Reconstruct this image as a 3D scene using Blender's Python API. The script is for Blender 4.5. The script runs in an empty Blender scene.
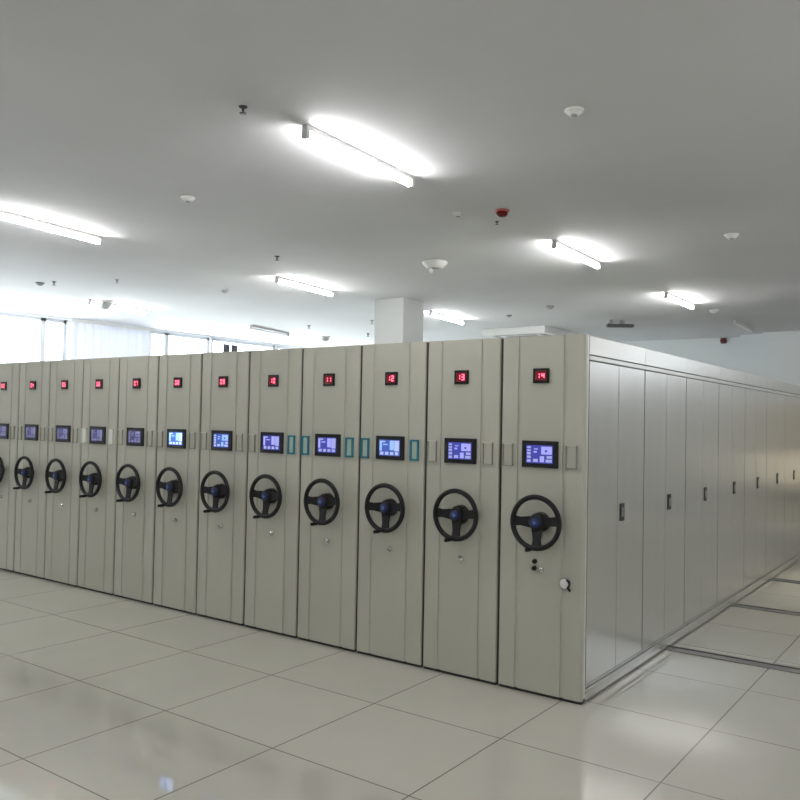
import bpy, bmesh, math, random
from mathutils import Vector, Matrix
random.seed(7)
scene = bpy.context.scene
COL = scene.collection
PI = math.pi

# ---------------------------------------------------------------- camera, world, light, exposure
def cam_axes(yaw, pitch, roll):
    cy, sy, cp, sp = math.cos(yaw), math.sin(yaw), math.cos(pitch), math.sin(pitch)
    F = Vector((sy * cp, cy * cp, sp)); Rt = Vector((cy, -sy, 0)); U = Rt.cross(F)
    c, s = math.cos(roll), math.sin(roll)
    return c * Rt + s * U, -s * Rt + c * U, F
cam_data = bpy.data.cameras.new('camera')
cam = bpy.data.objects.new('camera', cam_data); COL.objects.link(cam)
Rt, U, F = cam_axes(-0.6282606, 0.0255985, 0.0188726)
cam.matrix_world = Matrix(((Rt.x, U.x, -F.x, 2.04674), (Rt.y, U.y, -F.y, -4.78346), (Rt.z, U.z, -F.z, 1.73402), (0, 0, 0, 1)))
cam_data.sensor_width = 36; cam_data.lens = 36 * 816.296 / 800; cam_data.clip_start = .05
scene.camera = cam

world = bpy.data.worlds.new('overcast_sky'); scene.world = world; world.use_nodes = True
bg = world.node_tree.nodes['Background']
bg.inputs[0].default_value = (.90, .95, 1, 1); bg.inputs[1].default_value = 6.5
TUBE = 57.0          # emission strength of the fluorescent tubes
scene.view_settings.view_transform = 'Standard'; scene.view_settings.look = 'None'
scene.view_settings.gamma = 1; scene.view_settings.use_curve_mapping = False
scene.view_settings.exposure = 0.66

# ---------------------------------------------------------------- materials
def mat(name, col, rough=.5, metal=0., spec=.5, emit=None, es=0., coat=0.):
    m = bpy.data.materials.new(name); m.use_nodes = True
    b = m.node_tree.nodes['Principled BSDF']
    b.inputs['Base Color'].default_value = (*col, 1); b.inputs['Roughness'].default_value = rough
    b.inputs['Metallic'].default_value = metal; b.inputs['Specular IOR Level'].default_value = spec
    b.inputs['Coat Weight'].default_value = coat; b.inputs['Coat Roughness'].default_value = min(rough, .1)
    if emit: b.inputs['Emission Color'].default_value = (*emit, 1); b.inputs['Emission Strength'].default_value = es
    return m
def noisy(m, scale=(3, 3, 3), amt=.06, bump=0., rough_amt=0., detail=3):
    """slight procedural tone variation, from object coordinates"""
    nt = m.node_tree; N = nt.nodes; L = nt.links; b = N['Principled BSDF']
    tc = N.new('ShaderNodeTexCoord'); mp = N.new('ShaderNodeMapping'); mp.inputs['Scale'].default_value = scale
    nz = N.new('ShaderNodeTexNoise'); nz.inputs['Detail'].default_value = detail; nz.inputs['Scale'].default_value = 1
    L.new(tc.outputs['Object'], mp.inputs[0]); L.new(mp.outputs[0], nz.inputs['Vector'])
    hs = N.new('ShaderNodeHueSaturation'); hs.inputs['Color'].default_value = b.inputs['Base Color'].default_value
    mr = N.new('ShaderNodeMapRange'); mr.inputs['From Min'].default_value = .3; mr.inputs['From Max'].default_value = .7
    mr.inputs['To Min'].default_value = 1 - amt; mr.inputs['To Max'].default_value = 1 + amt
    L.new(nz.outputs['Fac'], mr.inputs[0]); L.new(mr.outputs[0], hs.inputs['Value']); L.new(hs.outputs[0], b.inputs['Base Color'])
    if rough_amt:
        r0 = b.inputs['Roughness'].default_value
        m2 = N.new('ShaderNodeMapRange'); m2.inputs['From Min'].default_value = .3; m2.inputs['From Max'].default_value = .7
        m2.inputs['To Min'].default_value = r0 - rough_amt; m2.inputs['To Max'].default_value = r0 + rough_amt
        L.new(nz.outputs['Fac'], m2.inputs[0]); L.new(m2.outputs[0], b.inputs['Roughness'])
    if bump:
        bp = N.new('ShaderNodeBump'); bp.inputs['Strength'].default_value = bump; bp.inputs['Distance'].default_value = .01
        L.new(nz.outputs['Fac'], bp.inputs['Height']); L.new(bp.outputs[0], b.inputs['Normal'])
    return m
paint = noisy(mat('olive_grey_enamel', (.44, .436, .37), .40, spec=.5), (2, 2, .8), .03)
side_paint = noisy(mat('grey_metallic_enamel', (.57, .56, .525), .27, metal=.75, spec=.6), (7, 7, .25), .04, bump=.10)
trim_paint = mat('pale_enamel', (.62, .61, .57), .28, metal=.5)
gapm = mat('gap_shade_black', (.02, .02, .018), .7)  # black standing in for shade inside gaps and seams
blackp = noisy(mat('black_plastic', (.008, .008, .009), .42, spec=.3), (30, 30, 30), .1)
blackr = noisy(mat('black_rubber', (.007, .007, .008), .5, spec=.3), (30, 30, 30), .1)
blue_cap = mat('blue_cap', (.005, .016, .11), .35, coat=.1)
navy_cap = mat('pale_emblem', (.10, .18, .45), .4)
chrome = mat('chrome', (.62, .62, .60), .22, metal=1)
teal_pl = mat('teal_plastic', (.01, .17, .24), .4)
clear_pl = mat('card_holder_plastic', (.30, .30, .25), .18, spec=.7)
clear_lip = mat('card_holder_lip', (.62, .62, .56), .2)
white_card = mat('white_card', (.75, .75, .72), .5)
greencard = mat('pale_green_card', (.42, .52, .44), .4)
white_pl = mat('white_plastic', (.75, .75, .73), .4)
grey_pl = mat('grey_plastic', (.30, .30, .30), .5)
darkgrey = mat('dark_grey_plastic', (.05, .055, .055), .5)
red_pl = mat('dark_red_plastic', (.11, .008, .007), .4)
red_lens = mat('red_lens', (.12, .003, .004), .2)
glassy_black = mat('glossy_black_bezel', (.008, .008, .01), .12)
led_red = mat('red_led', (.5, .02, .05), .4, emit=(1, .10, .17), es=2.2)
led_back = mat('red_glow_window', (.05, .002, .004), .25, emit=(.5, .0, .02), es=.12)  # faint emission paints the glow of the digits onto the window
wallm = noisy(mat('white_wall_paint', (.72, .74, .74), .7), (1, 1, 1), .02)
pale_wall = noisy(mat('cool_white_wall_paint', (.78, .80, .84), .7), (1, 1, 1), .02)
ceilm = noisy(mat('white_ceiling_paint', (.65, .65, .665), .8), (.8, .8, .8), .04, bump=.15)
colm = mat('column_paint', (.60, .615, .61), .6)
framem = mat('window_frame', (.62, .64, .68), .4)
steel = mat('steel_rail', (.24, .24, .23), .4, metal=.3)
tube_m = mat('fluorescent_tube', (.9, .95, 1), .4, emit=(.99, .992, .985), es=TUBE)
tube_off = mat('unlit_tube', (.80, .80, .78), .3)
batten = noisy(mat('white_batten_metal', (.55, .55, .54), .45), (8, 8, 8), .03)
curtm = noisy(mat('dark_grey_cloth', (.13, .13, .15), .9), (40, 40, 2), .2)

def screen_mats(tag, base, light, mid, k):
    return [mat('screen_%s_ground' % tag, (.01, .01, .03), .2, emit=base, es=k), mat('screen_%s_icons' % tag, (.02, .02, .05), .2, emit=light, es=k),
            mat('screen_%s_panel' % tag, (.02, .02, .05), .2, emit=mid, es=k)]
SCR_BLUE = screen_mats('blue', (.045, .055, .34), (.36, .38, .72), (.38, .38, .90), 0.66)
SCR_CYAN = screen_mats('cyan', (.06, .14, .55), (.55, .72, .95), (.35, .65, 1.0), 1.0)
SCR_SKY = screen_mats('sky', (.05, .10, .42), (.42, .50, .80), (.30, .50, .95), 0.7)
SCR_DIM = screen_mats('dim', (.06, .06, .17), (.22, .22, .36), (.20, .20, .40), 0.5)

def thin_glass(name='window_glass', tint=(.96, .98, .98, 1)):
    m = bpy.data.materials.new(name); m.use_nodes = True; nt = m.node_tree; N = nt.nodes; L = nt.links
    N.remove(N['Principled BSDF']); out = [n for n in N if n.type == 'OUTPUT_MATERIAL'][0]
    t = N.new('ShaderNodeBsdfTransparent'); g = N.new('ShaderNodeBsdfGlossy'); g.inputs['Roughness'].default_value = .02
    t.inputs[0].default_value = tint
    mx = N.new('ShaderNodeMixShader'); mx.inputs[0].default_value = .04
    L.new(t.outputs[0], mx.inputs[1]); L.new(g.outputs[0], mx.inputs[2]); L.new(mx.outputs[0], out.inputs[0])
    return m
glass = thin_glass()
dim_glass = thin_glass('dimmed_window_glass', (.62, .63, .64, 1))  # tint holds down the brightness of the added back window
warm_glass = thin_glass('warm_tint_glass', (.30, .275, .225, 1))  # tint gives the added door its warm reflection

def floor_mat():
    m = mat('polished_porcelain_tiles', (.43, .415, .355), .035, spec=.5); m.node_tree.nodes['Principled BSDF'].inputs['IOR'].default_value = 2.3; nt = m.node_tree; N = nt.nodes; L = nt.links; b = N['Principled BSDF']
    tc = N.new('ShaderNodeTexCoord'); mp = N.new('ShaderNodeMapping'); mp.inputs['Location'].default_value = (1.9 + .88 * 20, -.98 + .875 * 20, 0)
    br = N.new('ShaderNodeTexBrick'); br.offset = 0; br.squash = 1
    br.inputs['Scale'].default_value = 1; br.inputs['Brick Width'].default_value = .88; br.inputs['Row Height'].default_value = .875
    br.inputs['Mortar Size'].default_value = .004; br.inputs['Mortar Smooth'].default_value = .2
    br.inputs['Color1'].default_value = (.54, .525, .46, 1); br.inputs['Color2'].default_value = (.525, .51, .445, 1); br.inputs['Mortar'].default_value = (.17, .16, .13, 1)
    nz = N.new('ShaderNodeTexNoise'); nz.inputs['Scale'].default_value = 2.2; nz.inputs['Detail'].default_value = 6
    mr = N.new('ShaderNodeMapRange'); mr.inputs['To Min'].default_value = .95; mr.inputs['To Max'].default_value = 1.05
    hs = N.new('ShaderNodeHueSaturation'); L.new(tc.outputs['Object'], mp.inputs[0]); L.new(mp.outputs[0], br.inputs['Vector'])
    L.new(tc.outputs['Object'], nz.inputs['Vector']); L.new(nz.outputs['Fac'], mr.inputs[0]); L.new(mr.outputs[0], hs.inputs['Value'])
    L.new(br.outputs['Color'], hs.inputs['Color']); L.new(hs.outputs[0], b.inputs['Base Color'])
    r = N.new('ShaderNodeMapRange'); r.inputs['To Min'].default_value = .04; r.inputs['To Max'].default_value = .16
    L.new(br.outputs['Fac'], r.inputs[0]); L.new(r.outputs[0], b.inputs['Roughness'])
    return m
floorm = floor_mat()

# ---------------------------------------------------------------- mesh builder
class MB:
    def __init__(s): s.v = []; s.f = []; s.m = []; s.sm = []
    def add(s, vs, fs, mi=0, smooth=False):
        o = len(s.v); s.v += [tuple(v) for v in vs]; s.f += [tuple(i + o for i in f) for f in fs]
        s.m += [mi] * len(fs); s.sm += [smooth] * len(fs); return s
    def box(s, a, b, mi=0, bev=0.):
        x0, y0, z0 = a; x1, y1, z1 = b
        if bev <= 0:
            vs = [(x, y, z) for x in (x0, x1) for y in (y0, y1) for z in (z0, z1)]
            return s.add(vs, [(0, 1, 3, 2), (4, 6, 7, 5), (0, 4, 5, 1), (2, 3, 7, 6), (0, 2, 6, 4), (1, 5, 7, 3)], mi)
        bm = bmesh.new(); bmesh.ops.create_cube(bm, size=1)
        for v in bm.verts: v.co = Vector(((x0 + x1) / 2 + v.co.x * (x1 - x0), (y0 + y1) / 2 + v.co.y * (y1 - y0), (z0 + z1) / 2 + v.co.z * (z1 - z0)))
        bmesh.ops.bevel(bm, geom=bm.edges[:], offset=bev, segments=2, profile=.6, affect='EDGES')
        bm.verts.index_update(); s.add([v.co.copy() for v in bm.verts], [[v.index for v in f.verts] for f in bm.faces], mi); bm.free(); return s
    def prism(s, poly, z0, z1, mi=0):
        """closed polygon in xy, counter-clockwise, extruded z0..z1"""
        n = len(poly); vs = [(x, y, z0) for x, y in poly] + [(x, y, z1) for x, y in poly]
        return s.add(vs, [(i, (i + 1) % n, n + (i + 1) % n, n + i) for i in range(n)] + [tuple(range(n - 1, -1, -1)), tuple(range(n, 2 * n))], mi)
    def lathe(s, prof, c, axis='z', n=28, mi=0, smooth=True, mis=None):
        """profile of (radius, height along the axis), revolved about c"""
        vs = []
        for r, h in prof:
            for k in range(n):
                a = 2 * PI * k / n; p, q = r * math.cos(a), r * math.sin(a)
                vs.append({'z': (c[0] + p, c[1] + q, c[2] + h), 'y': (c[0] + p, c[1] + h, c[2] + q), 'x': (c[0] + h, c[1] + p, c[2] + q)}[axis])
        o = len(s.v); s.v += vs
        for j in range(len(prof) - 1):
            for k in range(n):
                s.f.append((o + j * n + k, o + j * n + (k + 1) % n, o + (j + 1) * n + (k + 1) % n, o + (j + 1) * n + k))
                s.m.append(mis[j] if mis else mi); s.sm.append(smooth)
        for j in (0, len(prof) - 1):
            if prof[j][0] > 1e-5:
                s.f.append(tuple(o + j * n + k for k in range(n))); s.m.append(mis[max(0, j - 1)] if mis else mi); s.sm.append(False)
        return s
    def tube(s, pts, r, n=12, mi=0, closed=False):
        pts = [Vector(p) for p in pts]; N = len(pts); o = len(s.v); up = None
        for i, p in enumerate(pts):
            if closed: t = (pts[(i + 1) % N] - pts[i - 1]).normalized()
            else: t = (pts[min(i + 1, N - 1)] - pts[max(i - 1, 0)]).normalized()
            if up is None: up = t.orthogonal().normalized()
            up = (up - t * up.dot(t)).normalized(); w = t.cross(up); rr = r[i] if isinstance(r, (list, tuple)) else r
            for k in range(n):
                a = 2 * PI * k / n; s.v.append(tuple(p + up * math.cos(a) * rr + w * math.sin(a) * rr))
        for i in range(N if closed else N - 1):
            for k in range(n):
                j = (i + 1) % N; s.f.append((o + i * n + k, o + i * n + (k + 1) % n, o + j * n + (k + 1) % n, o + j * n + k)); s.m.append(mi); s.sm.append(True)
        if not closed:
            s.f.append(tuple(o + k for k in range(n))[::-1]); s.m.append(mi); s.sm.append(False)
            s.f.append(tuple(o + (N - 1) * n + k for k in range(n))); s.m.append(mi); s.sm.append(False)
        return s
    def torus(s, c, R, r, nR=48, nr=12, mi=0):
        """ring lying in the xz plane"""
        o = len(s.v)
        for i in range(nR):
            a = 2 * PI * i / nR
            for k in range(nr):
                b = 2 * PI * k / nr; q = R + r * math.cos(b)
                s.v.append((c[0] + q * math.cos(a), c[1] + r * math.sin(b), c[2] + q * math.sin(a)))
        for i in range(nR):
            for k in range(nr):
                s.f.append((o + i * nr + k, o + i * nr + (k + 1) % nr, o + ((i + 1) % nR) * nr + (k + 1) % nr, o + ((i + 1) % nR) * nr + k)); s.m.append(mi); s.sm.append(True)
        return s
    def mesh(s, name, mats):
        me = bpy.data.meshes.new(name); me.from_pydata(s.v, [], s.f)
        for m in (mats if isinstance(mats, (list, tuple)) else [mats]): me.materials.append(m)
        me.polygons.foreach_set('material_index', s.m); me.polygons.foreach_set('use_smooth', s.sm)
        bm = bmesh.new(); bm.from_mesh(me); bmesh.ops.recalc_face_normals(bm, faces=bm.faces); bm.to_mesh(me); bm.free(); me.update(); return me

def link(name, me, parent=None, loc=(0, 0, 0), label=None, kind=None):
    o = bpy.data.objects.new(name, me); COL.objects.link(o); o.location = loc
    if parent: o.parent = parent
    if label: o['label'] = label
    if kind: o['kind'] = kind
    return o
def obj(name, mb, mats, parent=None, loc=(0, 0, 0), label=None, kind=None):
    return link(name, mb.mesh(name, mats), parent, loc, label, kind)
def tag(o, label, cat, group=None):
    o['label'] = label; o['category'] = cat
    if group: o['group'] = group
    return o
def thing(name, label, cat, loc=(0, 0, 0), rz=0., group=None):
    o = bpy.data.objects.new(name, None); COL.objects.link(o); o.location = loc; o.rotation_euler = (0, 0, rz)
    o.empty_display_size = .1
    return tag(o, label, cat, group)
def struct(name, mb, mats, parent=None): return obj(name, mb, mats, parent, kind='structure')

# ---------------------------------------------------------------- the room
XL, XR, YF, YB, HC = -10.85, 7.9, -10.5, 11.0, 3.4
struct('floor', MB().box((XL - .3, YF - .3, -.2), (XR + .3, YB + .3, 0)), floorm)
struct('ceiling', MB().box((XL - .3, YF - .3, HC), (XR + .3, YB + .3, HC + .2)), ceilm)
# left wall: sill, head and the piers between its windows
WIN = [(.35, 3.19), (3.27, 4.84), (4.9, 6.36), (6.42, 8.24), (8.30, 10.75)]
WZ0, WZ1 = .9, 3.36
w = MB().box((XL - .3, YF, 0), (XL, YB, WZ0)).box((XL - .3, YF, WZ1), (XL, YB, HC))
ys = [YF] + [q for a in WIN for q in a] + [YB]
for i in range(0, len(ys), 2): w.box((XL - .3, ys[i], WZ0), (XL, ys[i + 1], WZ1))
struct('wall_left', w, pale_wall)
MULL = {0: [2.77], 1: [], 2: [5.31], 3: [], 4: [9.5]}
for i, (a, b) in enumerate(WIN):
    f = MB(); t = .055; x0, x1 = XL - .12, XL - .04
    f.box((x0, a, WZ0), (x1, a + t, WZ1)).box((x0, b - t, WZ0), (x1, b, WZ1)).box((x0, a, WZ0), (x1, b, WZ0 + t)).box((x0, a, WZ1 - t), (x1, b, WZ1))
    for y in MULL[i]: f.box((x0, y - .045, WZ0), (x1, y + .045, WZ1))
    r = struct('window_%d' % (i + 1), f, framem)
    obj('window_pane', MB().box((XL - .085, a + t, WZ0 + t), (XL - .079, b - t, WZ1 - t)), glass, r)
struct('wall_back', MB().box((XL - .3, YB, 0), (.25, YB + .3, HC)).box((.25, YB, 2.15), (1.75, YB + .3, HC)).box((1.75, YB, 0), (2.6, YB + .3, HC)).box((2.6, YB, 0), (5.6, YB + .3, 2.7)).box((2.6, YB, 3.32), (5.6, YB + .3, HC)).box((5.6, YB, 0), (XR + .3, YB + .3, HC)), wallm)
f = MB().box((2.6, YB + .08, 2.7), (5.6, YB + .16, 2.75)).box((2.6, YB + .08, 3.27), (5.6, YB + .16, 3.32))  # unseen high window, added for the bright sheen on the long side
for xx in (2.6, 3.575, 4.55, 5.55): f.box((xx, YB + .08, 2.7), (xx + .05, YB + .16, 3.32))
r = struct('window_6', f, framem)
for xx in (2.65, 3.625, 4.6): obj('window_pane', MB().box((xx, YB + .117, 2.75), (xx + .925, YB + .123, 3.27)), dim_glass, r)
dd = struct('added_door_1', MB().box((.25, YB + .02, .005), (.40, YB + .08, 2.15)).box((1.60, YB + .02, .005), (1.75, YB + .08, 2.15)).box((.40, YB + .02, .005), (1.60, YB + .08, .75)).box((.40, YB + .02, 1.3), (1.60, YB + .08, 2.15)).box((.96, YB + .015, .75), (1.04, YB + .08, 1.3)), mat('cream_door', (.66, .56, .40), .4))  # unseen door, added for warm reflections in the far bays
obj('added_door_pane', MB().box((.40, YB + .045, .75), (1.60, YB + .051, 1.3)), warm_glass, dd)
obj('added_door_bar', MB().box((.45, YB - .03, .48), (1.55, YB + .02, .60), bev=.006), darkgrey, dd)  # dark bar added to make a dark band in that reflection
struct('wall_right', MB().box((XR, YF - .3, 0), (XR + .3, YB + .3, HC)), wallm)
struct('wall_front', MB().box((XL - .3, YF - .3, 0), (XR, YF, HC)), wallm)
struct('trim_1', MB().box((-1.64, 10.7, 0), (-1.21, YB, HC)), wallm)            # pilaster on the back wall
struct('trim_2', MB().box((-1.21, 10.45, 0), (-.1, YB, HC)), wallm)
for nm, a, b in (('baseboard_left', (XL, YF, 0), (XL + .015, YB, .1)), ('baseboard_back', (XL, YB - .015, 0), (-1.64, YB, .1)), ('baseboard_right', (XR - .015, YF, 0), (XR, YB, .1))):
    struct(nm, MB().box(a, b), colm)
c = struct('trim_3', MB().box((-4.86, 4.09, 0), (-4.37, 4.57, HC), bev=.006), colm)   # free-standing square column

# ---------------------------------------------------------------- shelving units
PITCH, HW, TOP = .6001, .2910, 2.3
N_UNITS = 12
DEEP, SHALLOW = 9.08, 3.7
# front panel section (seen from above, front is -y): flat face with rounded outer edges and two flutes
def front_profile():
    P = []
    def arc(cx, cy, r, a0, a1, n=5):
        for i in range(n + 1):
            a = math.radians(a0 + (a1 - a0) * i / n); P.append((cx + r * math.cos(a), cy + r * math.sin(a)))
    P.append((-HW, .035)); arc(-HW + .012, .012, .012, 180, 270)
    for g in (-.160, .160):
        P.extend([(g - .014, 0), (g - .011, .007), (g - .0, .008), (g + .011, .007), (g + .014, 0)])
    arc(HW - .012, .012, .012, 270, 360); P.append((HW, .035))
    return P
M = {}
M['front'] = MB().prism(front_profile(), .020, TOP).mesh('front_panel', [paint])
M['low_gap'] = MB().box((-HW + .006, .010, .001), (HW - .006, .05, .03)).mesh('low_gap_strip', [gapm])  # black strip painting in the dark gap under the panel
M['shade_strip'] = MB().box((-HW - .0165, .012, .02), (-HW + .002, .034, TOP - .006)).mesh('gap_shade', [gapm])  # black strip painting shade into the gap between units
M['wheel'] = MB().torus((0, 0, 0), .162, .0165).mesh('handwheel', [blackr])
def spokes():
    b = MB()
    for ang in (4, 176, 270):
        a = math.radians(ang); d = Vector((math.cos(a), 0, math.sin(a))); n = Vector((-d.z, 0, d.x))
        prof = [(.02, .040, .018), (.06, .034, .017), (.11, .027, .010), (.160, .034, .002)]
        vs = []
        for r, hw, dy in prof:
            for s in (-1, 1):
                for t in (-.006, .006):
                    q = d * r + n * hw * s; vs.append((q.x, dy + t, q.z))
        fs = [(0, 1, 3, 2), (12, 14, 15, 13)]
        for i in range(3):
            o = i * 4; fs += [(o, o + 4, o + 5, o + 1), (o + 2, o + 3, o + 7, o + 6), (o, o + 2, o + 6, o + 4), (o + 1, o + 5, o + 7, o + 3)]
        b.add(vs, fs)
    b.lathe([(.048, .03), (.052, .015), (.050, .002), (.040, -.006)], (0, 0, 0), 'y')
    return b
M['spokes'] = spokes().mesh('spoke_plate', [blackp])
M['shaft'] = MB().lathe([(.048, .012), (.060, .030), (.064, .078)], (0, 0, 0), 'y', 28).mesh('shaft', [blackp])
M['cap'] = MB().lathe([(.033, -.004), (.033, -.010), (.026, -.015), (.012, -.018), (.0, -.0185)], (0, 0, 0), 'y', mi=0).box((-.013, -.0205, -.004), (.013, -.017, .004), 1).box((-.004, -.0205, -.013), (.004, -.017, .013), 1).mesh('hub_cap', [blue_cap, navy_cap])
M['peg'] = MB().lathe([(.007, 0), (.007, -.02), (.012, -.024), (.0135, -.05), (.012, -.088), (.007, -.094), (0, -.095)], (0, 0, 0), 'y', 16).mesh('crank_peg', [blackp])
def bezel(w, h, t=.012, lip=.012):
    return MB().box((-w / 2, -t, -h / 2), (w / 2, 0, h / 2), bev=.003).box((-w / 2 + lip, -t - .001, -h / 2 + lip), (w / 2 - lip, -t + .001, h / 2 - lip))
M['display'] = bezel(.112, .096).mesh('number_display', [glassy_black])
M['dispwin'] = MB().box((-.038, -.0145, -.031), (.038, -.0125, .031)).mesh('display_window', [led_back])
M['screen'] = bezel(.254, .172, .014, .02).mesh('touch_screen', [glassy_black])
def ui(vari):
    b = MB(); W, H = .186, .116; y = -.0165; x0 = -W / 2; z0 = -H / 2
    def r(a, bq, c, d, mi, e=0): b.box((x0 + a * W, y - .0006 - e, z0 + c * H), (x0 + bq * W, y, z0 + d * H), mi)
    b.box((x0, y, z0), (-x0, y + .002, -z0), 0)
    if vari == 0:
        for i, z in enumerate((.06, .27, .47, .66, .82)): r(.03, .17, z, z + (.14 if i < 3 else .10), 1)
        r(.27, .44, .07, .24, 1); r(.52, .68, .07, .40, 2); r(.74, .97, .07, .22, 1); r(.78, .97, .28, .42, 1)
        r(.57, .97, .50, .93, 2); r(.71, .79, .62, .74, 0, .0006)
        r(.28, .40, .58, .68, 2); r(.30, .44, .76, .82, 2)
    else:
        r(.03, .14, .30, .93, 2); r(.03, .30, .84, .93, 1); r(.52, .72, .36, .95, 2); r(.74, .97, .30, .95, 1)
        for i in range(4): r(.06 + .24 * i, .22 + .24 * i, .06, .24, 1)
        r(.2, .42, .66, .74, 2)
    return b
UIS = {}
for key, mats_ in (('blue', SCR_BLUE), ('cyan', SCR_CYAN), ('sky', SCR_SKY), ('dim', SCR_DIM)):
    for v in (0, 1): UIS[key, v] = ui(v).mesh('screen_image', mats_)
def holder(mats_, lip=.007, lip_top=None):
    b = MB(); w_, h_ = .076, .15; t = .012; l = lip
    b.box((-w_ / 2, -t, -h_ / 2), (-w_ / 2 + l, 0, h_ / 2), 0).box((w_ / 2 - l, -t, -h_ / 2), (w_ / 2, 0, h_ / 2), 0)
    b.box((-w_ / 2, -t, -h_ / 2), (w_ / 2, 0, -h_ / 2 + l), 0).box((-w_ / 2, -t, h_ / 2 - l), (w_ / 2, 0, h_ / 2), 2)
    b.box((-w_ / 2 + l, -.003, -h_ / 2 + l), (w_ / 2 - l, 0, h_ / 2 - l), 1)
    return b.mesh('card_holder', mats_)
HOLD = {'clear': holder([clear_pl, paint, clear_lip], .006), 'teal': holder([teal_pl, greencard, teal_pl], .014), 'white': holder([clear_lip, white_card, clear_lip], .006)}
M['lock'] = MB().lathe([(.020, 0), (.020, -.004), (.015, -.008), (.015, -.014), (0, -.014)], (0, 0, 0), 'y', 22).mesh('lock', [chrome])
M['key'] = MB().box((-.004, -.034, -.004), (.016, -.014, .004)).lathe([(.012, -.002), (.012, .002)], (.022, -.030, -.006), 'y', 14).mesh('key', [chrome])
M['knob'] = MB().lathe([(.016, 0), (.016, -.006), (.012, -.022), (0, -.023)], (0, 0, 0), 'y', 18).mesh('push_button', [blackp])

SEG = {'0': 'abcdef', '1': 'bc', '2': 'abged', '3': 'abgcd', '4': 'fgbc', '5': 'afgcd', '6': 'afgedc', '7': 'abc', '8': 'abcdefg', '9': 'abcdfg'}
def digits(txt):
    b = MB(); w_, h_, t = .022, .042, .0068; y0, y1 = -.0165, -.0144
    for i, ch in enumerate(txt):
        cx = (-.0165, .0165)[i]
        def bar(xa, xb, za, zb): b.box((cx + xa, y0, za), (cx + xb, y1, zb))
        X, Z = w_ / 2, h_ / 2; S = SEG[ch]
        if 'a' in S: bar(-X, X, Z - t, Z)
        if 'd' in S: bar(-X, X, -Z, -Z + t)
        if 'g' in S: bar(-X, X, -t / 2, t / 2)
        if 'f' in S: bar(-X, -X + t, t / 2, Z - t)
        if 'b' in S: bar(X - t, X, t / 2, Z - t)
        if 'e' in S: bar(-X, -X + t, -Z + t, -t / 2)
        if 'c' in S: bar(X - t, X, -Z + t, -t / 2)
    return b
NUM = ['%02d' % (14 - k) for k in range(N_UNITS)]
LAB = ['nearest pale olive-grey mobile shelving unit, long door-panelled side showing, red number 14',
       'olive-grey mobile shelving unit numbered 13, directly beside the nearest end unit',
       'olive-grey mobile shelving unit numbered 12 with two teal card frames, third from the near end',
       'olive-grey mobile shelving unit numbered 11 with two teal card frames, fourth from the near end',
       'olive-grey mobile shelving unit numbered 10 with one teal card frame on its right only',
       'olive-grey mobile shelving unit numbered 09, sixth from the near end, pale blue screen',
       'olive-grey mobile shelving unit numbered 08 with the brightest sky-blue screen of the row',
       'olive-grey mobile shelving unit numbered 07 with dim screen, just left of the brightest screen',
       'olive-grey mobile shelving unit numbered 06 with a white card on each side of its screen',
       'olive-grey mobile shelving unit numbered 05, tenth from the near end, dim violet screen',
       'olive-grey mobile shelving unit numbered 04, second from the far left end of the row',
       'olive-grey mobile shelving unit numbered 03, at the far left end of the row']
HOLDS = [('clear', 'clear'), ('clear', 'clear'), ('teal', 'teal'), ('teal', 'teal'), ('white2', 'teal'), ('clear', 'clear'), ('clear', 'clear'), ('clear', 'clear'), ('white', 'white'), ('clear', 'clear'), ('clear', 'clear'), ('white', 'clear')]
HOLD['white2'] = HOLD['clear']
SCRK = [('blue', 0), ('blue', 0), ('sky', 1), ('blue', 1), ('blue', 1), ('sky', 0), ('cyan', 1), ('dim', 0), ('dim', 1), ('dim', 0), ('dim', 1), ('dim', 0)]
WX = [.010, .012, .012, .010, .010, .006, .006, .004, .004, 0, 0, 0]
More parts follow.
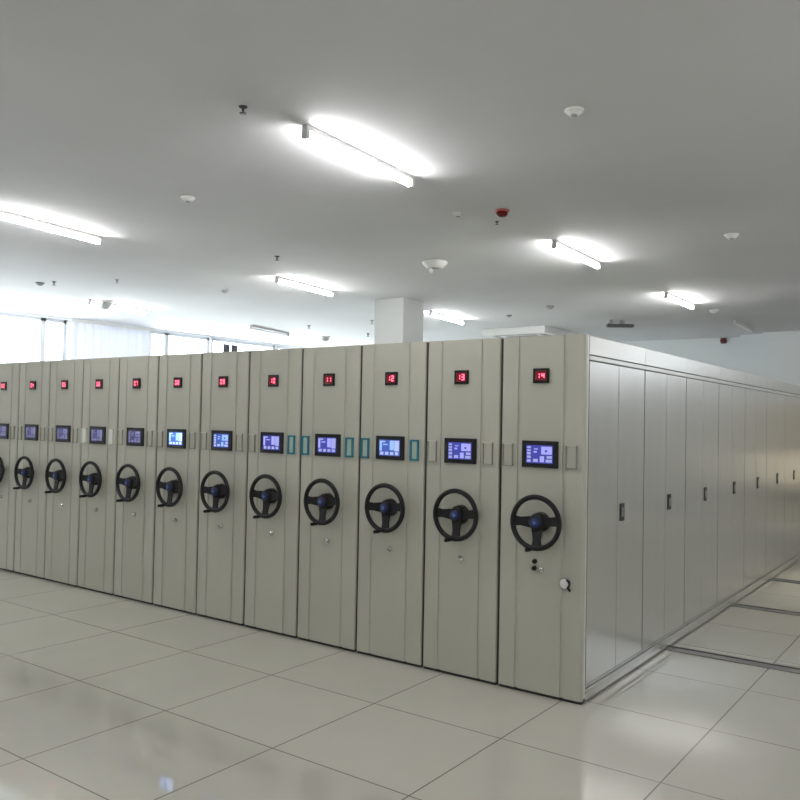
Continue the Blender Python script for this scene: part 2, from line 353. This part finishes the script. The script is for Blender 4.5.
for k in range(N_UNITS):
    x = -.2985 - PITCH * k
    u = thing('mobile_shelving_unit', LAB[k], 'mobile shelving', (x, 0, 0), group='row of mobile shelving units')
    link('front_panel', M['front'], u); link('low_gap_strip', M['low_gap'], u, label='black strip painting the dark gap under the front panel')
    link('gap_shade', M['shade_strip'], u, label='black strip painting shade in the gap beside the panel')
    end = DEEP if k < 6 else SHALLOW
    hw = .284
    link('shelf_body', MB().box((-hw, .035, .03), (hw if k else .2815, end, TOP - .004)).mesh('shelf_body', [paint if k else gapm]), u)  # nearest body is black, painting shade behind its door seams
    d = link('number_display', M['display'], u, (-.006, 0, 2.042), 'black square display with red digits')
    link('display_window', M['dispwin'], d); obj('digits', digits(NUM[k]), led_red, d, label='glowing red digits')
    s = link('touch_screen', M['screen'], u, (-.006, 0, 1.537), 'black-framed lit touch screen')
    link('screen_image', UIS[SCRK[k]], s)
    for j, sx in enumerate((-.240, .209)):
        kind = HOLDS[k][j]
        hname = {'teal': 'teal-edged card holder', 'white': 'card holder with a white card'}.get(kind)
        link('card_holder', HOLD[kind], u, (sx, 0, 1.527), hname)
    wh = link('handwheel', M['wheel'], u, (WX[k] - .005, -.078, 1.106), 'black three-spoked handwheel')
    # small spin of the wheel: each rests at a slightly different angle in the photograph
    rot = math.radians([-3, -2, -3, -3, 2, -2, 0, 1, -1, 0, 1, 0][k]); wh.rotation_euler = (0, rot, 0)
    link('spoke_plate', M['spokes'], wh); link('shaft', M['shaft'], wh)
    link('hub_cap', M['cap'], wh, label='blue hub cap')
    a = math.radians(262); link('crank_peg', M['peg'], wh, (.164 * math.cos(a), -.006, .164 * math.sin(a)))
    lk = link('lock', M['lock'], u, (.006 if k else .010, 0, .805), 'small chrome lock'); link('key', M['key'], lk)
    if k == 0:
        link('push_button', M['knob'], u, (-.034, 0, .850)); link('push_button', M['knob'], u, (-.036, 0, .806))
        so = obj('round_socket', MB().lathe([(.042, 0), (.042, -.006), (.036, -.014), (.030, -.014), (.027, -.020), (0, -.020)], (0, 0, 0), 'y', 26, mis=[1, 1, 1, 0, 0]), [white_pl, grey_pl], u, (.176, 0, .734), 'round white socket')
        obj('plug', MB().tube([(.018, -.014, .026), (.034, -.020, .018), (.038, -.022, 0), (.028, -.020, -.020), (.045, -.024, -.040)], [.008, .009, .006, .009, .008], 10), blackp, so, label='black plug')
        # long side: fascia, rails, eight bays of double doors
        X1 = .2910
        obj('end_stile', MB().box((.2815, .037, .03), (X1, .062, TOP - .004), bev=.002), trim_paint, u)
        bays = [.066] + [1.0845 + .9954 * i for i in range(9)]; bays[-1] = DEEP
        fas = MB(); rail = MB(); pl = MB()
        for i in range(9):
            a, b = bays[i] + .002, bays[i + 1] - .002
            if b - a < .1: continue
            fas.box((.2815, a, 2.176), (X1 + .001, b, TOP - .004), bev=.002)
            rail.box((.2815, a, 2.142), (X1 + .002, b, 2.170), bev=.002)
        pl.box((.2815, .066, .012), (X1 + .002, DEEP, .060), bev=.003).box((.2815, .066, .066), (X1 + .010, DEEP, .084), bev=.002)
        pl.box((.2815, .066, .088), (X1 - .004, DEEP, .102), bev=.001)
        obj('fascia', fas, side_paint, u); obj('door_rail', rail, trim_paint, u); obj('plinth', pl, side_paint, u)
        dm = {}
        for i in range(8):
            a, b = bays[i], bays[i + 1]; mid = (a + b) / 2 - .003
            for j, (p0, p1) in enumerate(((a + .008, mid - .0042), (mid + .0042, b - .008))):
                dr = obj('door', MB().box((.2815, 0, .108), (X1, p1 - p0, 2.136), bev=.0025), side_paint, u, (0, p0, 0))
                if j == 1:
                    obj('handle', MB().box((X1 - .002, .040, 1.080), (X1 + .006, .112, 1.200), 0, bev=.003).box((X1 + .004, .066, 1.108), (X1 + .009, .086, 1.170), 1, bev=.003), [blackp, chrome], dr, label='black recessed handle with chrome grip')

# ---------------------------------------------------------------- floor rails
def rail_(y, lab):
    b = MB().box((-.6, y - .12, 0), (XR - .05, y - .030, .006), 0).box((-.6, y - .030, 0), (XR - .05, y + .012, .003), 1).box((-.6, y + .012, 0), (XR - .05, y + .020, .006), 0)
    return tag(obj('floor_rail', b, [steel, gapm]), lab, 'rail', 'steel floor rails')
rail_(1.715, 'steel floor rail crossing the aisle, nearest to the camera')
rail_(3.68, 'steel floor rail crossing the aisle, middle one of three')
rail_(5.40, 'steel floor rail crossing the aisle, farthest of the three')

# ---------------------------------------------------------------- ceiling lights
def light(x0, y0, x1, y1, lab, on=True):
    L = math.hypot(x1 - x0, y1 - y0); rz = math.atan2(-(x1 - x0), y1 - y0)
    t = thing('tube_light', lab, 'ceiling light', ((x0 + x1) / 2, (y0 + y1) / 2, HC), rz, 'fluorescent tube lights on the ceiling')
    obj('batten', MB().box((-.020, -L / 2, -.032), (.020, L / 2, -.001), bev=.003), batten, t)
    for s in (-1, 1):
        obj('end_socket', MB().box((-.022, s * (L / 2 - .014) - .014, -.078), (.022, s * (L / 2 - .014) + .014, -.022), bev=.004), batten, t)
    obj('tube', MB().lathe([(.010, -L / 2 + .026), (.018, -L / 2 + .032), (.018, L / 2 - .032), (.010, L / 2 - .026)], (0, 0, -.058), 'y', 16), tube_m if on else tube_off, t, label='glowing white tube' if on else 'unlit white tube')
light(-1.10, -1.42, -1.155, -.29, 'largest lit fluorescent tube, above the middle of the row')
light(-1.165, 1.96, -1.215, 3.12, 'lit fluorescent tube above the nearest cabinets, behind the largest one')
light(-4.72, 2.03, -4.86, 3.20, 'lit fluorescent tube in front of and left of the square column')
light(-4.79, 5.36, -4.95, 6.56, 'lit fluorescent tube just right of the square column')
light(-1.243, 5.33, -1.25, 6.48, 'short-looking lit fluorescent tube far right above the cabinet side')
light(-8.45, 2.03, -8.71, 3.22, 'lit fluorescent tube near the left windows beside a round grey dome')
light(-8.70, 5.42, -8.96, 6.66, 'unlit fluorescent tube, thin grey line near the far windows', False)
light(-4.51, -1.46, -4.68, -.31, 'lit fluorescent tube cut by the left edge of the photo')
light(-1.19, 8.45, -1.21, 9.66, 'unlit fluorescent tube at the far right by the back wall', False)
for x, y in ((2.45, -1.4), (2.45, 1.95), (2.45, 5.25), (2.45, 8.4), (-1.1, -4.8), (2.45, -4.8), (-4.6, -4.8), (-8.2, -1.5), (-8.2, -4.8), (6.1, -4.8), (6.1, -1.4), (6.1, 1.95), (6.1, 5.25), (-1.1, -8.2), (2.45, -8.2), (-4.6, -8.2), (-8.2, -8.2)):  # unseen tubes carrying on the ceiling grid, outer rows added for light level
    where = {2.45: 'above the aisle on the right', -1.1: 'above the camera', -4.6: 'above the open floor', -8.2: 'near the window wall', 6.1: 'by the right wall'}[x]
    depth = {-4.8: 'behind the camera', -8.2: 'at the very back', -1.4: 'level with the row fronts', -1.5: 'in front of the row', 1.95: 'past the first rail', 5.25: 'past the third rail', 8.4: 'by the back wall'}[y]
    light(x, y, x - .06, y + 1.25, 'unseen lit tube %s, %s, outside the photo' % (where, depth))

# ---------------------------------------------------------------- small things on the ceiling
def detector(x, y, r, lab, name='smoke_detector', cat='smoke detector', m0=white_pl, m1=grey_pl):
    t = thing(name, lab, cat, (x, y, HC), group='round devices on the ceiling')
    obj('base', MB().lathe([(r, -.001), (r, -r * .22), (r * .86, -r * .30)], (0, 0, 0)), m0, t)
    obj('sensor_head', MB().lathe([(r * .78, -r * .30), (r * .72, -r * .48), (r * .55, -r * .62), (0, -r * .64)], (0, 0, 0)).lathe([(r * .36, -r * .62), (r * .32, -r * .74), (0, -r * .74)], (0, 0, 0), mi=1), [m0, m1], t)
detector(.253, -.795, .050, 'white smoke detector at top, nearest to the camera')
detector(-1.40, .70, .045, 'small white smoke detector left of the dark red beacon')
detector(.22, 2.56, .058, 'white smoke detector on the dim ceiling at far right')
detector(-2.89, -.77, .052, 'white smoke detector on the left, above the lit tube near the edge')
detector(-1.168, 7.216, .065, 'flat white disc beyond the far right lit tube', 'ceiling_sensor', 'sensor', white_pl, white_pl)
detector(-3.02, 5.758, .06, 'faint grey disc above the nearest unit', 'ceiling_sensor', 'sensor', grey_pl, grey_pl)
detector(-4.0, 6.363, .045, 'faint grey disc right of the tube beside the column', 'ceiling_sensor', 'sensor', grey_pl, grey_pl)
detector(-6.114, 2.495, .045, 'faint grey disc left of the square column', 'ceiling_sensor', 'sensor', grey_pl, grey_pl)
detector(-7.727, .86, .055, 'small greyish disc beside the dark sprinkler at far left', 'ceiling_sensor', 'sensor', grey_pl, grey_pl)

t = thing('alarm_beacon', 'dark red round alarm beacon on the ceiling, right of the small white detector', 'alarm beacon', (-1.066, .814, HC))
obj('base', MB().lathe([(.058, -.001), (.058, -.012), (.05, -.016)], (0, 0, 0)), mat('pink_red_ring', (.42, .10, .09), .5), t, label='faded red ring')
obj('lens', MB().lathe([(.046, -.016), (.044, -.038), (.030, -.052), (0, -.056)], (0, 0, 0)), red_lens, t)
t = thing('alarm_bell', 'dark red alarm bell high on the back wall at far right', 'alarm bell', (-2.0, YB - .001, 3.335))
obj('gong', MB().lathe([(.055, -.03), (.055, -.05), (.045, -.075), (.02, -.082), (0, -.083)], (0, 0, 0), 'y'), red_pl, t)
obj('back_box', MB().box((-.05, -.03, -.05), (.05, 0, .05), bev=.004), red_pl, t)

def sprinkler(x, y, s, lab, dark=True):
    t = thing('sprinkler', lab, 'sprinkler', (x, y, HC), group='ceiling sprinklers')
    m = darkgrey if dark else grey_pl
    obj('escutcheon', MB().lathe([(.030 * s, -.001), (.028 * s, -.006), (.014 * s, -.010)], (0, 0, 0), n=20), m, t)
    obj('head', MB().lathe([(.010 * s, -.010), (.010 * s, -.026 * s), (.006 * s, -.030 * s), (.006 * s, -.044 * s), (.024 * s, -.046 * s), (.024 * s, -.049 * s), (0, -.050 * s)], (0, 0, 0), n=20), m, t)
sprinkler(-1.199, -1.794, .8, 'dark sprinkler head upper left of the largest tube')
sprinkler(-1.274, 1.107, .55, 'tiny sprinkler just below the dark red beacon')
sprinkler(-7.49, .908, .95, 'dark sprinkler at far left, below the cut-off tube')
sprinkler(-6.638, 1.225, .9, 'grey sprinkler above the domed tube at left', False)
sprinkler(-3.894, 1.201, .9, 'small dark sprinkler above the tube left of the column')
sprinkler(-6.31, 5.886, 1.3, 'grey sprinkler touching the left edge of the column in view', False)
sprinkler(-7.654, 7.485, 1.2, 'dark sprinkler low left of the column')
sprinkler(-7.777, 5.949, 1.2, 'faint grey sprinkler right of the unlit thin tube', False)

# white round diffuser with a flared rim
t = thing('ceiling_speaker', 'largest white round flared ceiling device, above and right of the square column', 'ceiling speaker', (-2.642, 2.243, HC))
obj('flared_rim', MB().lathe([(.12, -.001), (.135, -.012), (.13, -.03), (.085, -.075), (.070, -.078), (.060, -.06)], (0, 0, 0)), white_pl, t)
obj('grille', MB().lathe([(.068, -.062), (.04, -.075), (0, -.078)], (0, 0, 0)), grey_pl, t)
obj('indicator', MB().lathe([(.010, -.078), (.022, -.10), (.016, -.125), (0, -.13)], (-.03, -.03, 0), n=18), white_pl, t)
for x, y, r, lab in ((-8.44, 2.28, .115, 'pale grey dome beside the lit tube near the left windows'), (-8.806, 7.553, .10, 'pale grey dome far back, between the column and the windows')):
    t = thing('ceiling_dome', lab, 'dome camera', (x, y, HC), group='grey domes on the ceiling')
    obj('mounting_ring', MB().lathe([(r, -.001), (r, -.022), (r * .9, -.028)], (0, 0, 0)), white_pl, t)
    obj('dome', MB().lathe([(r * .88, -.026)] + [(r * .88 * math.cos(a * PI / 16), -.028 - r * .8 * math.sin(a * PI / 16)) for a in range(1, 8)] + [(0, -.028 - r * .8)], (0, 0, 0)), mat('grey_dome', (.42, .43, .43), .3), t)
t = thing('emergency_light', 'dark emergency light with two pale lamp heads, above the corner of the cabinets', 'emergency light', (-2.744, 7.715, HC), math.radians(34))
obj('body', MB().box((-.21, -.06, -.115), (.21, .06, -.065), bev=.01), darkgrey, t, label='dark flat body')
for s in (-.15, .03):
    obj('lamp_head', MB().lathe([(.02, 0), (.036, -.02), (.042, -.055), (.030, -.066)], (s, -.02, -.001)), grey_pl, t, label='pale lamp head')
# shallow white box under the ceiling
t = thing('ceiling_unit', 'shallow white square air-conditioning box on the ceiling, above the two nearest units', 'air conditioner', (-4.72, 8.42, HC))
obj('casing', MB().box((-.62, -.6, -.12), (.62, .6, -.001), bev=.01), white_pl, t)
g = MB()
for i in range(9): g.box((-.30, -.28 + .07 * i - .018, -.130), (.30, -.28 + .07 * i + .018, -.118))
obj('grille', g, grey_pl, t)
for i, a in enumerate(((-.52, -.40, -.40, .40), (.40, -.40, .52, .40), (-.40, -.52, .40, -.42), (-.40, .42, .40, .52))): obj('air_flap', MB().box((a[0], a[1], -.124), (a[2], a[3], -.118)), grey_pl, t)

# white translucent blind hanging inside the fourth window
bm_ = bpy.data.materials.new('white_translucent_blind'); bm_.use_nodes = True; nt = bm_.node_tree
bt = nt.nodes.new('ShaderNodeBsdfTranslucent'); bt.inputs[0].default_value = (.80, .83, .92, 1); bd = nt.nodes.new('ShaderNodeBsdfDiffuse'); bd.inputs[0].default_value = (.85, .86, .9, 1)
bx = nt.nodes.new('ShaderNodeMixShader'); bx.inputs[0].default_value = .19
nt.links.new(bd.outputs[0], bx.inputs[1]); nt.links.new(bt.outputs[0], bx.inputs[2])
nt.links.new(bx.outputs[0], [n for n in nt.nodes if n.type == 'OUTPUT_MATERIAL'][0].inputs[0])
t = thing('window_blind', 'wide white translucent curtain covering the window between the two bright bare panes', 'curtain', (XL + .05, 0, 0))
P = [(.012 * math.sin(i * 2 * PI / 9), 3.24 + 1.63 * i / 90) for i in range(91)]
obj('cloth', MB().prism(P + [(px + .004, py) for px, py in reversed(P)], .85, 3.35), bm_, t)
obj('head_rail', MB().box((-.03, 3.22, 3.345), (.03, 4.89, 3.385), bev=.004), white_pl, t)

# dark gathered curtain strips at the left wall
for y, lab in ((6.73, 'narrow dark grey gathered curtain by the window wall, left one of two'), (6.95, 'narrow dark grey gathered curtain by the window wall, right one of two')):
    P = []
    n = 28
    for i in range(n + 1): P.append((XL + .075 + .014 * math.sin(i * 2 * PI / 5.6), y - .085 + .17 * i / n))
    Q = [(px - .012, py) for px, py in reversed(P)]
    t = thing('curtain', lab, 'curtain', (0, 0, 0), group='dark curtains')
    obj('cloth', MB().prism(P + Q, .95, 3.24), curtm, t)
    obj('curtain_rod', MB().tube([(XL + .07, y - .10, 3.25), (XL + .07, y + .10, 3.25)], .010).box((XL - .04, y - .01, 3.24), (XL + .07, y + .01, 3.26)), framem, t)
